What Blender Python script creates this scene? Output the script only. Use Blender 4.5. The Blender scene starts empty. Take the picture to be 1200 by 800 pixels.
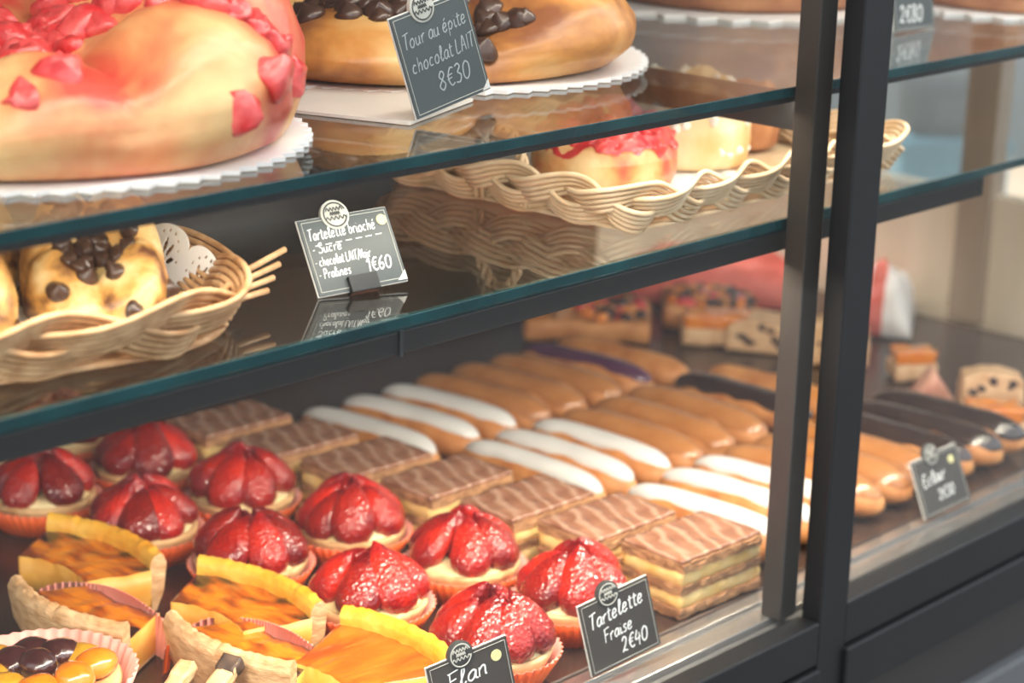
import bpy, bmesh, math, random
from mathutils import Vector, Matrix, noise
from mathutils.bvhtree import BVHTree
R = math.radians
PI = math.pi
scene = bpy.context.scene
col = scene.collection
rnd = random.Random(7)

# ------------------------------------------------------------------ materials
def mat(name, c1, c2=None, scale=20, rough=.5, bump=0, bscale=60, coat=0, coat_rough=.08, metallic=0,
        sss=0, lo=.35, hi=.65, detail=4, distort=0, spec=.5, stretch=None, c3=None, bump_dist=.002):
    m = bpy.data.materials.new(name); m.use_nodes = True
    nt = m.node_tree; N = nt.nodes; L = nt.links
    b = N['Principled BSDF']
    b.inputs['Base Color'].default_value = (*c1, 1)
    b.inputs['Roughness'].default_value = rough
    b.inputs['Metallic'].default_value = metallic
    b.inputs['Coat Weight'].default_value = coat
    b.inputs['Coat Roughness'].default_value = coat_rough
    b.inputs['Specular IOR Level'].default_value = spec
    if sss:
        b.inputs['Subsurface Weight'].default_value = sss
        b.inputs['Subsurface Radius'].default_value = (1, .5, .25)
        b.inputs['Subsurface Scale'].default_value = .006
    tc = N.new('ShaderNodeTexCoord'); vec = tc.outputs['Object']
    if stretch:
        mp = N.new('ShaderNodeMapping'); mp.inputs['Scale'].default_value = stretch
        L.new(vec, mp.inputs['Vector']); vec = mp.outputs['Vector']
    if c2:
        n = N.new('ShaderNodeTexNoise'); n.inputs['Scale'].default_value = scale
        n.inputs['Detail'].default_value = detail; n.inputs['Distortion'].default_value = distort
        L.new(vec, n.inputs['Vector'])
        r = N.new('ShaderNodeValToRGB')
        r.color_ramp.elements[0].position = lo; r.color_ramp.elements[0].color = (*c1, 1)
        r.color_ramp.elements[1].position = hi; r.color_ramp.elements[1].color = (*c2, 1)
        if c3:
            e = r.color_ramp.elements.new(min(.98, hi + .12)); e.color = (*c3, 1)
        L.new(n.outputs['Fac'], r.inputs['Fac']); L.new(r.outputs['Color'], b.inputs['Base Color'])
    if bump:
        n2 = N.new('ShaderNodeTexNoise'); n2.inputs['Scale'].default_value = bscale; n2.inputs['Detail'].default_value = 5
        L.new(vec, n2.inputs['Vector'])
        bp = N.new('ShaderNodeBump'); bp.inputs['Strength'].default_value = bump; bp.inputs['Distance'].default_value = bump_dist
        L.new(n2.outputs['Fac'], bp.inputs['Height']); L.new(bp.outputs['Normal'], b.inputs['Normal'])
        if coat: L.new(bp.outputs['Normal'], b.inputs['Coat Normal'])
    return m

def glass_mat(name, tint, base=.04, k=.96):
    m = bpy.data.materials.new(name); m.use_nodes = True
    nt = m.node_tree; N = nt.nodes; L = nt.links
    N.remove(N['Principled BSDF'])
    out = N['Material Output']
    t = N.new('ShaderNodeBsdfTransparent'); t.inputs['Color'].default_value = (*tint, 1)
    g = N.new('ShaderNodeBsdfGlossy'); g.inputs['Roughness'].default_value = .0; g.inputs['Color'].default_value = (1, 1, 1, 1)
    lw = N.new('ShaderNodeLayerWeight'); lw.inputs['Blend'].default_value = .5
    p = N.new('ShaderNodeMath'); p.operation = 'POWER'; p.inputs[1].default_value = 5
    a = N.new('ShaderNodeMath'); a.operation = 'MULTIPLY_ADD'; a.inputs[1].default_value = k; a.inputs[2].default_value = base
    mx = N.new('ShaderNodeMixShader')
    L.new(lw.outputs['Facing'], p.inputs[0]); L.new(p.outputs[0], a.inputs[0]); L.new(a.outputs[0], mx.inputs['Fac'])
    L.new(t.outputs[0], mx.inputs[1]); L.new(g.outputs[0], mx.inputs[2]); L.new(mx.outputs[0], out.inputs['Surface'])
    return m

M = {}
M['frame'] = mat('anthracite_metal', (.011, .0115, .0125), (.014, .0145, .016), 8, .5, .05, 300)
M['inner'] = mat('bronze_metal', (.022, .018, .015), (.030, .025, .021), 6, .38)
M['alu'] = mat('brushed_aluminium', (.30, .29, .28), (.42, .40, .38), 30, .24, .1, 200, metallic=.7, stretch=(.05, 1, 1))
M['seal'] = mat('grey_seal', (.11, .11, .11), rough=.5)
M['deck'] = mat('dark_tray', (.045, .026, .02), (.06, .035, .026), 10, .25)
M['back'] = mat('dark_back', (.022, .018, .017), (.05, .034, .026), 5, .16)
M['panel'] = mat('grey_panel', (.10, .105, .11), (.12, .125, .13), 4, .4)
M['panel2'] = mat('dark_panel', (.035, .031, .030), rough=.45)
M['glass'] = glass_mat('clear_glass', (.96, .985, .975))
M['pane'] = glass_mat('front_glass', (.97, .98, .98), base=.035)
M['glassedge'] = mat('green_glass_edge', (.004, .036, .042), (.008, .075, .085), 14, .06, stretch=(1, 1, .2), coat=1, coat_rough=.02)
M['cream_wood'] = mat('pale_wood', (.70, .58, .44), (.76, .64, .50), 6, .5, stretch=(1, 6, 1))
M['wood'] = mat('brown_wood', (.36, .27, .20), (.42, .32, .24), 8, .5, stretch=(6, 6, 1))
M['led'] = mat('white_plastic', (.8, .8, .78), rough=.4)
# food
def berry_mat():
    m = mat('glazed_strawberry', (.22, .002, .003), (.56, .020, .004), 30, .4, coat=1, coat_rough=.03, lo=.36, hi=.62, spec=.2)
    nt = m.node_tree; N = nt.nodes; L = nt.links; b = N['Principled BSDF']
    tc = [n for n in N if n.type == 'TEX_COORD'][0]
    oi = N.new('ShaderNodeObjectInfo'); hs = N.new('ShaderNodeHueSaturation')
    mr_ = N.new('ShaderNodeMapRange'); mr_.inputs[3].default_value = .45; mr_.inputs[4].default_value = 1.25
    L.new(oi.outputs['Random'], mr_.inputs[0]); L.new(mr_.outputs[0], hs.inputs['Value'])
    L.new(b.inputs['Base Color'].links[0].from_socket, hs.inputs['Color']); L.new(hs.outputs['Color'], b.inputs['Base Color'])
    v = N.new('ShaderNodeTexVoronoi'); v.inputs['Scale'].default_value = 330
    L.new(tc.outputs['Object'], v.inputs['Vector'])
    n2 = N.new('ShaderNodeTexNoise'); n2.inputs['Scale'].default_value = 210; L.new(tc.outputs['Object'], n2.inputs['Vector'])
    ad = N.new('ShaderNodeMath'); ad.operation = 'ADD'
    L.new(v.outputs['Distance'], ad.inputs[0]); L.new(n2.outputs['Fac'], ad.inputs[1])
    bp = N.new('ShaderNodeBump'); bp.inputs['Strength'].default_value = .55; bp.inputs['Distance'].default_value = .0016
    L.new(ad.outputs[0], bp.inputs['Height']); L.new(bp.outputs['Normal'], b.inputs['Normal']); L.new(bp.outputs['Normal'], b.inputs['Coat Normal'])
    return m
M['berry'] = berry_mat()
M['crust'] = mat('baked_crust', (.50, .26, .10), (.78, .52, .26), 60, .6, .5, 160, lo=.3, hi=.62)
M['cream'] = mat('pastry_cream', (.80, .62, .30), (.88, .74, .44), 40, .45, .3, 90)
M['paper_out'] = mat('orange_paper', (.78, .095, .010), (.86, .15, .02), 12, .55)
M['paper_in'] = mat('pink_paper', (.80, .30, .24), (.86, .42, .36), 30, .6)
M['puff'] = mat('puff_pastry', (.20, .085, .032), (.50, .26, .12), 70, .6, .9, 220, stretch=(1, 1, 3), lo=.3, hi=.6)
M['custard'] = mat('yellow_custard', (.72, .45, .13), (.82, .60, .27), 50, .4, .35, 120)
def icing_mf():
    m = mat('marbled_fondant', (.24, .10, .055), (.33, .155, .09), 60, .25, coat=.5, coat_rough=.15)
    nt = m.node_tree; N = nt.nodes; L = nt.links; b = N['Principled BSDF']
    tc = [n for n in N if n.type == 'TEX_COORD'][0]
    w = N.new('ShaderNodeTexWave'); w.bands_direction = 'X'; w.inputs['Scale'].default_value = 24; w.inputs['Distortion'].default_value = 4
    w.inputs['Detail'].default_value = 2; w.inputs['Detail Scale'].default_value = 2.5
    mp = N.new('ShaderNodeMapping'); mp.inputs['Rotation'].default_value = (0, 0, R(32)); mp.inputs['Scale'].default_value = (1, .62, 1)
    L.new(tc.outputs['Object'], mp.inputs['Vector']); L.new(mp.outputs['Vector'], w.inputs['Vector'])
    r = N.new('ShaderNodeValToRGB'); r.color_ramp.elements[0].position = .45; r.color_ramp.elements[1].position = 1
    L.new(w.outputs['Fac'], r.inputs['Fac'])
    mx = N.new('ShaderNodeMix'); mx.data_type = 'RGBA'
    old = b.inputs['Base Color'].links[0].from_socket
    L.new(r.outputs['Color'], mx.inputs[0]); L.new(old, mx.inputs[6]); mx.inputs[7].default_value = (.42, .25, .17, 1)
    L.new(mx.outputs[2], b.inputs['Base Color'])
    bp = N.new('ShaderNodeBump'); bp.inputs['Strength'].default_value = .5; bp.inputs['Distance'].default_value = .0012
    L.new(w.outputs['Fac'], bp.inputs['Height']); L.new(bp.outputs['Normal'], b.inputs['Normal']); L.new(bp.outputs['Normal'], b.inputs['Coat Normal'])
    return m
M['mf_icing'] = icing_mf()
M['choux'] = mat('choux_pastry', (.40, .135, .034), (.63, .28, .09), 45, .5, .4, 120, lo=.3, hi=.68)
M['white_icing'] = mat('white_fondant', (.64, .635, .62), (.70, .69, .68), 20, .28, coat=.5, coat_rough=.12)
M['caramel_icing'] = mat('coffee_fondant', (.37, .145, .042), (.47, .205, .07), 30, .25, coat=.6, coat_rough=.1, bump=.1, bscale=60)
M['choc_icing'] = mat('dark_chocolate_glaze', (.022, .010, .008), (.04, .018, .012), 30, .18, coat=1, coat_rough=.06, bump=.25, bscale=70)
M['purple_icing'] = mat('blackcurrant_glaze', (.075, .022, .06), (.10, .035, .075), 30, .25, coat=.6)
M['flan'] = mat('burnt_custard', (.76, .23, .010), (.44, .085, .005), 24, .4, .5, 55, coat=1, coat_rough=.04, lo=.38, hi=.50, c3=(.03, .008, .004), stretch=(2.4, .8, 1), distort=.6)
M['flan_side'] = mat('custard_cut', (.66, .29, .03), (.76, .41, .09), 40, .4, .3, 90)
M['flan_crust'] = mat('flan_crust_yellow', (.82, .34, .018), (.90, .50, .07), 45, .35, .7, 140, coat=.5, coat_rough=.15)
M['tan_crust'] = mat('flan_crust_tan', (.48, .25, .10), (.74, .48, .26), 70, .6, .6, 160, lo=.3, hi=.65, stretch=(1, 1, 2.5))
M['apricot'] = mat('glazed_apricot', (.66, .16, .006), (.78, .26, .02), 40, .2, .3, 70, coat=1, coat_rough=.05)
M['apricot_tart'] = mat('caramelised_apricot', (.64, .145, .008), (.44, .075, .005), 30, .3, .7, 60, coat=1, coat_rough=.05, stretch=(.6, 2.2, 1), c3=(.30, .05, .012))
M['prune'] = mat('glazed_prune', (.035, .012, .012), (.07, .02, .018), 60, .2, .5, 90, coat=1, coat_rough=.05)
M['plum'] = mat('glazed_yellow_plum', (.44, .20, .012), (.56, .30, .03), 60, .2, .4, 90, coat=1, coat_rough=.05)
M['burnt'] = mat('burnt_tip', (.05, .03, .022), (.12, .07, .045), 90, .6)
def brioche_mat(name, low, mid, top, sc=22, a=.38, b=.60):
    m = mat(name, top, mid, sc, .42, .35, 60, coat=.25, coat_rough=.25, lo=a, hi=b, bump_dist=.003, c3=low, distort=.4)
    return m
M['brioche'] = brioche_mat('golden_brioche', (.30, .10, .035), (.66, .28, .065), (.86, .55, .22), 15, .34, .50)
M['brioche_choc'] = brioche_mat('chocolate_stained_brioche', (.16, .055, .025), (.74, .38, .10), (.90, .66, .32), 42, .36, .50)
M['brioche_dark'] = brioche_mat('brown_brioche', None, (.36, .13, .05), (.56, .26, .11))
M['brioche_pink'] = brioche_mat('praline_brioche', (.62, .07, .045), (.74, .28, .11), (.88, .58, .26), 12, .30, .46)
M['brioche_pale'] = brioche_mat('sugar_brioche', None, (.80, .50, .20), (.93, .80, .55), 20)
M['brioche_sugar'] = brioche_mat('sugar_crusted_brioche', (.58, .25, .07), (.80, .50, .20), (.92, .78, .50), 18)
M['brioche_red'] = brioche_mat('praline_stained_brioche', (.66, .12, .07), (.74, .36, .13), (.86, .62, .32), 26, .34, .50)
M['praline'] = mat('pink_praline', (.68, .025, .03), (.86, .13, .12), 90, .35, .5, 200, coat=.5)
M['praline_glaze'] = mat('melted_praline', (.50, .008, .016), (.80, .10, .09), 60, .3, .6, 120, coat=.6)
M['chip'] = mat('chocolate_chip', (.06, .028, .018), (.10, .05, .032), 90, .3, coat=.3)
M['sugar'] = mat('pearl_sugar', (.9, .88, .8), rough=.5)
M['wicker'] = mat('natural_wicker', (.42, .21, .085), (.70, .44, .23), 70, .45, .3, 200)
M['wicker_pale'] = mat('pale_wicker', (.64, .45, .26), (.80, .62, .42), 50, .45, .3, 200)
M['white_paper'] = mat('white_paper', (.86, .86, .85), (.9, .9, .89), 20, .6)
M['doily'] = mat('doily_paper', (.93, .93, .92), rough=.7)
M['board_paper'] = mat('cake_board', (.70, .66, .60), (.76, .72, .66), 20, .5)
M['slate'] = mat('slate_board', (.055, .068, .071), (.066, .080, .083), 12, .38)
M['slate_warm'] = mat('slate_board_warm', (.050, .043, .038), (.058, .050, .045), 12, .42)
M['rim'] = mat('white_edge', (.66, .66, .62), rough=.4)
M['chalk_faint'] = mat('faint_chalk', (.34, .38, .39), rough=.6)
M['chalk'] = mat('chalk_pen', (.86, .88, .86), rough=.6)
M['emblem'] = mat('emblem_grey', (.50, .50, .45), rough=.4)
M['emblem_dark'] = mat('emblem_dark', (.045, .045, .042), rough=.4)
M['dot'] = mat('yellow_dot', (.72, .68, .34), rough=.5)
M['clip'] = mat('black_clip', (.012, .013, .014), rough=.4)
M['cake'] = mat('fruit_cake', (.60, .34, .17), (.72, .46, .26), 70, .6, .5, 150)
M['raisin'] = mat('dark_raisin', (.03, .012, .012), rough=.4)
M['red_cloth'] = mat('red_paper', (.62, .10, .07), (.74, .22, .17), 9, .6, stretch=(1, .3, 1))
M['white_cloth'] = mat('white_pink_paper', (.80, .74, .70), (.88, .82, .78), 12, .6)
M['blue'] = mat('blue_plastic', (.16, .36, .50), (.20, .42, .56), 5, .4)
M['dark_plastic'] = mat('dark_plastic', (.02, .025, .03), (.04, .045, .05), 5, .45)
M['floor'] = mat('grey_floor', (.085, .082, .08), (.12, .115, .11), 3, .5)
M['wall'] = mat('grey_wall', (.30, .34, .36), (.36, .40, .42), 3, .7)
M['wall_dark'] = mat('dark_wall', (.10, .085, .075), (.16, .13, .11), 2, .7)
M['ceiling'] = mat('ceiling_white', (.6, .6, .58), rough=.8)
M['leaf'] = mat('green_leaf', (.12, .22, .03), rough=.5)

# ------------------------------------------------------------------ mesh helpers
class MB:
    def __init__(s): s.v = []; s.f = []; s.m = []
    def add(s, vs, fs, mi=0):
        o = len(s.v); s.v += [tuple(p) for p in vs]
        s.f += [tuple(i + o for i in f) for f in fs]; s.m += [mi] * len(fs)
        return s
    def box(s, x0, x1, y0, y1, z0, z1, mi=0, bev=0, seg=2, mtx=None):
        bm = bmesh.new(); bmesh.ops.create_cube(bm, size=1)
        for v in bm.verts:
            v.co = ((x0 + x1) / 2 + v.co.x * (x1 - x0), (y0 + y1) / 2 + v.co.y * (y1 - y0), (z0 + z1) / 2 + v.co.z * (z1 - z0))
        if bev: bmesh.ops.bevel(bm, geom=bm.edges[:], offset=bev, segments=seg, affect='EDGES', profile=.5)
        bm.verts.index_update()
        vs = [v.co.copy() for v in bm.verts]
        if mtx: vs = [mtx @ v for v in vs]
        s.add(vs, [[v.index for v in f.verts] for f in bm.faces], mi); bm.free(); return s
    def grid(s, rows, closed_u=False, closed_v=False, mi=0, flip=False):
        nv = len(rows); nu = len(rows[0]); vs = [p for r in rows for p in r]; fs = []
        for j in range(nv if closed_v else nv - 1):
            for i in range(nu if closed_u else nu - 1):
                a = j * nu + i; b = j * nu + (i + 1) % nu; c = ((j + 1) % nv) * nu + (i + 1) % nu; d = ((j + 1) % nv) * nu + i
                fs.append((a, d, c, b) if flip else (a, b, c, d))
        return s.add(vs, fs, mi)
    def lathe(s, prof, n=48, mod=None, mi=0):
        rows = []
        for k, (r, z) in enumerate(prof):
            row = []
            for i in range(n):
                a = 2 * PI * i / n; rr, zz = (r, z) if not mod else mod(r, z, a, k)
                row.append((rr * math.cos(a), rr * math.sin(a), zz))
            rows.append(row)
        return s.grid(rows, closed_u=True, mi=mi)
    def tube(s, pts, r, n=8, mi=0, closed=False, cap=True):
        pts = [Vector(p) for p in pts]; N = len(pts); rows = []; up = Vector((0, 0, 1)); prev = None
        for i, p in enumerate(pts):
            t = (pts[(i + 1) % N] - pts[i - 1]) if closed else (pts[min(i + 1, N - 1)] - pts[max(i - 1, 0)])
            t.normalize()
            ref = prev if prev is not None else (up if abs(t.z) < .9 else Vector((1, 0, 0)))
            a = ref - t * ref.dot(t)
            if a.length < 1e-6: a = t.orthogonal()
            a.normalize(); b = t.cross(a); prev = a
            rr = r(i / (N - 1)) if callable(r) else r
            rows.append([p + (a * math.cos(2 * PI * k / n) + b * math.sin(2 * PI * k / n)) * rr for k in range(n)])
        o = len(s.v); s.grid(rows, closed_u=True, closed_v=closed, mi=mi)
        if cap and not closed:
            s.f.append(tuple(o + k for k in range(n))[::-1]); s.m.append(mi)
            s.f.append(tuple(o + (N - 1) * n + k for k in range(n))); s.m.append(mi)
        return s
    def xf(s, mtx): s.v = [tuple(mtx @ Vector(p)) for p in s.v]; return s
    def disp(s, amp, sc, seed=0, zonly=False):
        out = []
        for p in s.v:
            q = Vector(p) * sc + Vector((seed * 3.1, seed * 1.7, seed))
            d = noise.noise_vector(q) * amp
            out.append((p[0] + (0 if zonly else d.x), p[1] + (0 if zonly else d.y), p[2] + d.z))
        s.v = out; return s
    def mesh(s, name, mats, smooth=True, angle=None):
        me = bpy.data.meshes.new(name); me.from_pydata(s.v, [], s.f)
        for m in (mats if isinstance(mats, (list, tuple)) else [mats]): me.materials.append(m)
        for p, mi in zip(me.polygons, s.m): p.material_index = mi; p.use_smooth = smooth
        bm = bmesh.new(); bm.from_mesh(me); bmesh.ops.remove_doubles(bm, verts=bm.verts, dist=1e-6)
        bmesh.ops.recalc_face_normals(bm, faces=bm.faces); bm.to_mesh(me); bm.free()
        if angle: me.set_sharp_from_angle(angle=R(angle))
        return me
    def build(s, name, mats, parent=None, smooth=True, angle=None):
        return link(name, s.mesh(name, mats, smooth, angle), parent)

def link(name, me, parent=None, mtx=None):
    o = bpy.data.objects.new(name, me); col.objects.link(o)
    if parent: o.parent = parent
    if mtx is not None: o.matrix_local = mtx
    return o
def tag(o, label, cat, group=None):
    o['label'] = label; o['category'] = cat
    if group: o['group'] = group
    return o
def thing(name, label, cat, loc=(0, 0, 0), rz=0, group=None):
    o = bpy.data.objects.new(name, None); col.objects.link(o)
    o.empty_display_size = .02; o.location = loc; o.rotation_euler = (0, 0, rz)
    return tag(o, label, cat, group)
def dup(root, loc, rz, label, group=None):
    r = root.copy(); col.objects.link(r); r.location = loc; r.rotation_euler = (0, 0, rz); r['label'] = label
    if group: r['group'] = group
    for ch in list(root.children):
        c = ch.copy(); col.objects.link(c); c.parent = r
        for g in list(ch.children):
            d = g.copy(); col.objects.link(d); d.parent = c
    return r
def structure(o): o['kind'] = 'structure'; return o

def rough_box(lx, ly, lz, z0, nx=24, ny=14, nz=4, amp=.001, sc=180, seed=0, bulge=0):
    """box with a gridded skin, so its sides and edges can be ragged"""
    bm = bmesh.new()
    def P(i, j, k):
        x = (i / nx - .5) * lx; y = (j / ny - .5) * ly; z = z0 + k / nz * lz
        b = bulge * math.sin(PI * k / nz)
        return Vector((x + (b if i == nx else -b if i == 0 else 0), y + (b if j == ny else -b if j == 0 else 0), z))
    m = MB()
    for k in (0, nz): m.grid([[P(i, j, k) for i in range(nx + 1)] for j in range(ny + 1)])
    for j in (0, ny): m.grid([[P(i, j, k) for i in range(nx + 1)] for k in range(nz + 1)])
    for i in (0, nx): m.grid([[P(i, j, k) for j in range(ny + 1)] for k in range(nz + 1)])
    bm.free()
    return m.disp(amp, sc, seed)

# ------------------------------------------------------------------ room (tray level of the case is z = 0)
FZ = -.85
structure(MB().box(-3, 3.4, -2.6, 3.2, FZ - .1, FZ).build('floor', M['floor'], smooth=False))
structure(MB().box(-3, 3.4, 3.0, 3.2, FZ, 1.9).build('wall_back', M['wall_dark'], smooth=False))
structure(MB().box(3.2, 3.4, .3, 3.0, FZ, 1.9).build('wall_right', M['wall'], smooth=False))
structure(MB().box(-3, 3.4, -.2, 3.2, 1.9, 2.0).build('ceiling', M['ceiling'], smooth=False))

# ------------------------------------------------------------------ display case
X0, X1 = -1.25, .75
case = thing('display_case', 'anthracite framed glass pastry display case filling the whole view', 'display case', (0, 0, FZ))
def cp(name, mb, m, smooth=False, angle=None):
    o = mb.xf(Matrix.Translation((0, 0, -FZ))).build(name, m, case, smooth, angle); return o
cp('deck', MB().box(X0, X1, .062, .70, -.03, 0, bev=.002), M['deck'])
s = MB()
s.box(X0, 1.2, .050, .0615, -.03, -.001, bev=.0008)
s.box(X0, 1.2, .040, .050, -.03, -.004, bev=.0008)
s.box(X0, 1.2, .028, .040, -.03, -.001, bev=.0008)
o = cp('sill', s, M['alu']); o['label'] = 'brushed aluminium sill'
cp('gasket', MB().box(X0, 1.2, .018, .028, -.03, -.006, bev=.001), M['seal'])
def pane(x0, x1): return MB().box(x0, x1, .0105, .0165, -.012, .62)
cp('glass_pane', pane(X0, .0125), M['pane']); cp('glass_pane', pane(.042, 1.2), M['pane'])
cp('mullion', MB().box(.017, .0505, 0, .016, -.40, .66, bev=.0012), M['frame'])
o = cp('inner_mullion', MB().box(-.0035, .0155, .0195, .036, -.001, .64, bev=.001), M['inner']); o['label'] = 'bronze tinted inner upright'
cp('bottom_rail', MB().box(X0, .0165, -.0005, .018, -.034, -.0015, bev=.0015).box(X0, .0165, -.004, .018, -.075, -.036, bev=.0015), M['frame'])
cp('bottom_rail', MB().box(.048, 1.3, -.0005, .018, -.0285, .0045, bev=.0015).box(.048, 1.3, -.0045, .018, -.066, -.030, bev=.0015), M['frame'])
o = cp('kick_panel', MB().box(X0, 1.3, .01, .03, -.14, -.06, bev=.001), M['panel2'])
cp('lower_panel', MB().box(X0, 1.3, .0, .03, -.80, -.125, bev=.003), M['panel'])
cp('base', MB().box(X0, X1, .03, .72, -.85, -.03), M['panel2'])
cp('back_panel', MB().box(X0, .60, .705, .72, 0, .64, bev=.002), M['back'])
cp('end_panel', MB().box(.765, .785, .05, .95, -.03, .135, bev=.003), M['cream_wood'])
cp('end_post', MB().box(.755, .782, .318, .356, .0, .64, bev=.002), M['wood'])
cp('top_panel', MB().box(X0, 1.2, .0, .72, .64, .67, bev=.002), M['frame'])
cp('lamp_housing', MB().box(X0, .74, .03, .10, .625, .64, bev=.002), M['led'])

# glass shelves (front edge at y = .04)
def shelf(name, label, ztop, y1, bar):
    t = thing(name, label, 'shelf', (0, .04, ztop - .006))
    MB().box(X0, .72, .0012, y1 - .04, 0, .006).build('glass_plate', M['glass'], t, smooth=False)
    o = MB().box(X0, .72, 0, .0011, -.0002, .0062, bev=.0004).build('polished_edge', M['glassedge'], t, smooth=False)
    o['label'] = 'dark green polished glass edge'
    if bar:
        MB().box(X0, .26, .003, .022, -.0165, -.0025, bev=.0012).build('light_bar', M['frame'], t, smooth=False)
        MB().box(X0, .26, .0028, .0205, -.0023, -.0004).build('clear_strip', M['glassedge'], t, smooth=False)
        MB().box(-.352, -.3495, .0018, .022, -.0172, -.0022).build('bar_joint', M['dark_plastic'], t, smooth=False)
    else:
        MB().box(X0, .70, .0014, .0075, -.0042, -.0004, bev=.0004).build('light_strip', M['frame'], t, smooth=False)
        MB().box(.0165, .020, .0, .40, -.026, -.0005, bev=.0005).build('bracket', M['frame'], t, smooth=False)
    return t
shelf('glass_shelf', 'upper glass shelf carrying the big brioches', .368, .52, False)
shelf('glass_shelf', 'lower glass shelf with black light bar carrying the wicker baskets', .28, .52, True)

# ------------------------------------------------------------------ strawberry tartlets
def fluted(r0, r1, h, n=44, amp=.0011, sx=1, sy=1, th=.0005):
    K = 44 * 6
    def ring(r, z, a_): return [((r + a_ * math.cos(n * 2 * PI * i / K)) * math.cos(2 * PI * i / K) * sx, (r + a_ * math.cos(n * 2 * PI * i / K)) * math.sin(2 * PI * i / K) * sy, z) for i in range(K)]
    m = MB()
    prof = [(.0005, 0, 0), (r0, 0, amp * .4), (r0 + (r1 - r0) * .5, h * .5, amp * .8), (r1, h, amp)]
    m.grid([ring(r, z, a) for r, z, a in prof], closed_u=True, mi=0)
    prof2 = [(r1, h, amp), (r1 - th, h, amp), (r0 + (r1 - r0) * .5 - th * 1.2, h * .5, amp * .8), (r0 - th * 1.5, th * 1.5, amp * .4), (.0005, th * 1.5, 0)]
    m.grid([ring(r, z, a) for r, z, a in prof2], closed_u=True, mi=1)
    return m
def berry(seed, L=.038, W=.0155):
    m = MB(); rows = []
    for k in range(15):
        t = k / 14
        r = W * (math.sqrt(max(0, 1 - ((.3 - t) / .3) ** 2)) if t < .3 else (math.cos((t - .3) / .7 * PI / 2) ** .72)) if 0 < t < 1 else .0002
        rows.append([(max(r, .0003) * math.cos(2 * PI * i / 20), max(r, .0003) * .72 * math.sin(2 * PI * i / 20), t * L) for i in range(20)])
    m.grid(rows, closed_u=True); m.disp(.0013, 55, seed)
    return m.mesh('strawberry', M['berry'])
berries = [berry(i, .046 + .003 * (i % 3), .0158 + .0014 * (i % 2)) for i in range(5)]
cup = fluted(.033, .0445, .021).mesh('paper_case', [M['paper_out'], M['paper_in']])
def crust_mod(r, z, a, k): return (r + .0007 * noise.noise((r * 60 * math.cos(a), r * 60 * math.sin(a), z * 100)), z + (.0012 * noise.noise((9 * math.cos(a), 9 * math.sin(a), 3)) if z > .015 else 0))
tcrust = MB().lathe([(.001, .0015), (.030, .0015), (.0385, .020), (.0395, .0225), (.0385, .0245), (.036, .0245), (.0345, .022), (.001, .020)], 64, crust_mod).mesh('crust', M['crust'])
tcream = MB().lathe([(.0352, .0195), (.0355, .0235), (.034, .0258), (.02, .028), (.0005, .029)], 48).disp(.0012, 90, 4).mesh('cream_filling', M['cream'])
def tartlet(label, x, y, rz, style):
    t = thing('strawberry_tartlet', label, 'tartlet', (x, y, .0005), rz, 'strawberry tartlets on the tray')
    link('paper_case', cup, t); link('crust', tcrust, t); link('cream_filling', tcream, t)
    rr = random.Random(style)
    n = 6 + (style % 3 == 1)
    for i in range(n):
        a = 2 * PI * i / n + rr.uniform(-.18, .18)
        base = Vector((.0345 * math.cos(a), .0345 * math.sin(a), .0240 + rr.uniform(-.001, .003)))
        tip = Vector((.005 * math.cos(a + .3), .005 * math.sin(a + .3), .0635 + rr.uniform(-.009, .004)))
        z = (tip - base).normalized(); radial = Vector((math.cos(a), math.sin(a), 0))
        yv = (radial - z * radial.dot(z)).normalized(); xv = yv.cross(z)
        sc = rr.uniform(.90, 1.08)
        mt = Matrix((xv, yv, z)).transposed().to_4x4(); mt.translation = base - z * .004
        link('strawberry', berries[(i + style) % 5], t, mt @ Matrix.Scale(sc, 4))
    mt = Matrix.Translation((.002, 0, .009)) @ Matrix.Rotation(.1, 4, 'X')
    link('strawberry', berries[style % 5], t, mt)
    return t
spots = [
 ('strawberry tartlet in orange paper case behind the tag reading Tartelette Fraise', -.118, .110),
 ('strawberry tartlet in orange paper case at front edge of tray beside dark tag without handwriting line', -.211, .097),
 ('strawberry tartlet second from the front in the row beside the chocolate topped slices', -.124, .207),
 ('strawberry tartlet touching the glazed apricot slice crust, large glossy berry facing front', -.219, .204),
 ('strawberry tartlet third from the front in the row beside the chocolate topped slices', -.138, .308),
 ('strawberry tartlet directly behind the yellow crust of the middle custard slice', -.231, .311),
 ('dark glazed strawberry tartlet fourth from the front beside the chocolate topped slices', -.153, .413),
 ('dark burgundy strawberry tartlet behind the yellow crust of the rear custard slice', -.247, .412),
 ('dark strawberry tartlet near the corner of the rearmost chocolate topped slice', -.166, .514),
 ('dark strawberry tartlet at left edge of view beside the rear custard slice', -.262, .515),
 ('shadowed strawberry tartlet half hidden under the shelf bar behind the others', -.270, .622),
 ('shadowed strawberry tartlet peeking below the shelf bar near the left edge', -.175, .615)]
spots[1] = ('strawberry tartlet in orange paper case at front tray edge beside the tag reading Flan',) + spots[1][1:]
for i, (lb, x, y) in enumerate(spots): tartlet(lb, x, y, rnd.uniform(0, 6), i)

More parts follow.
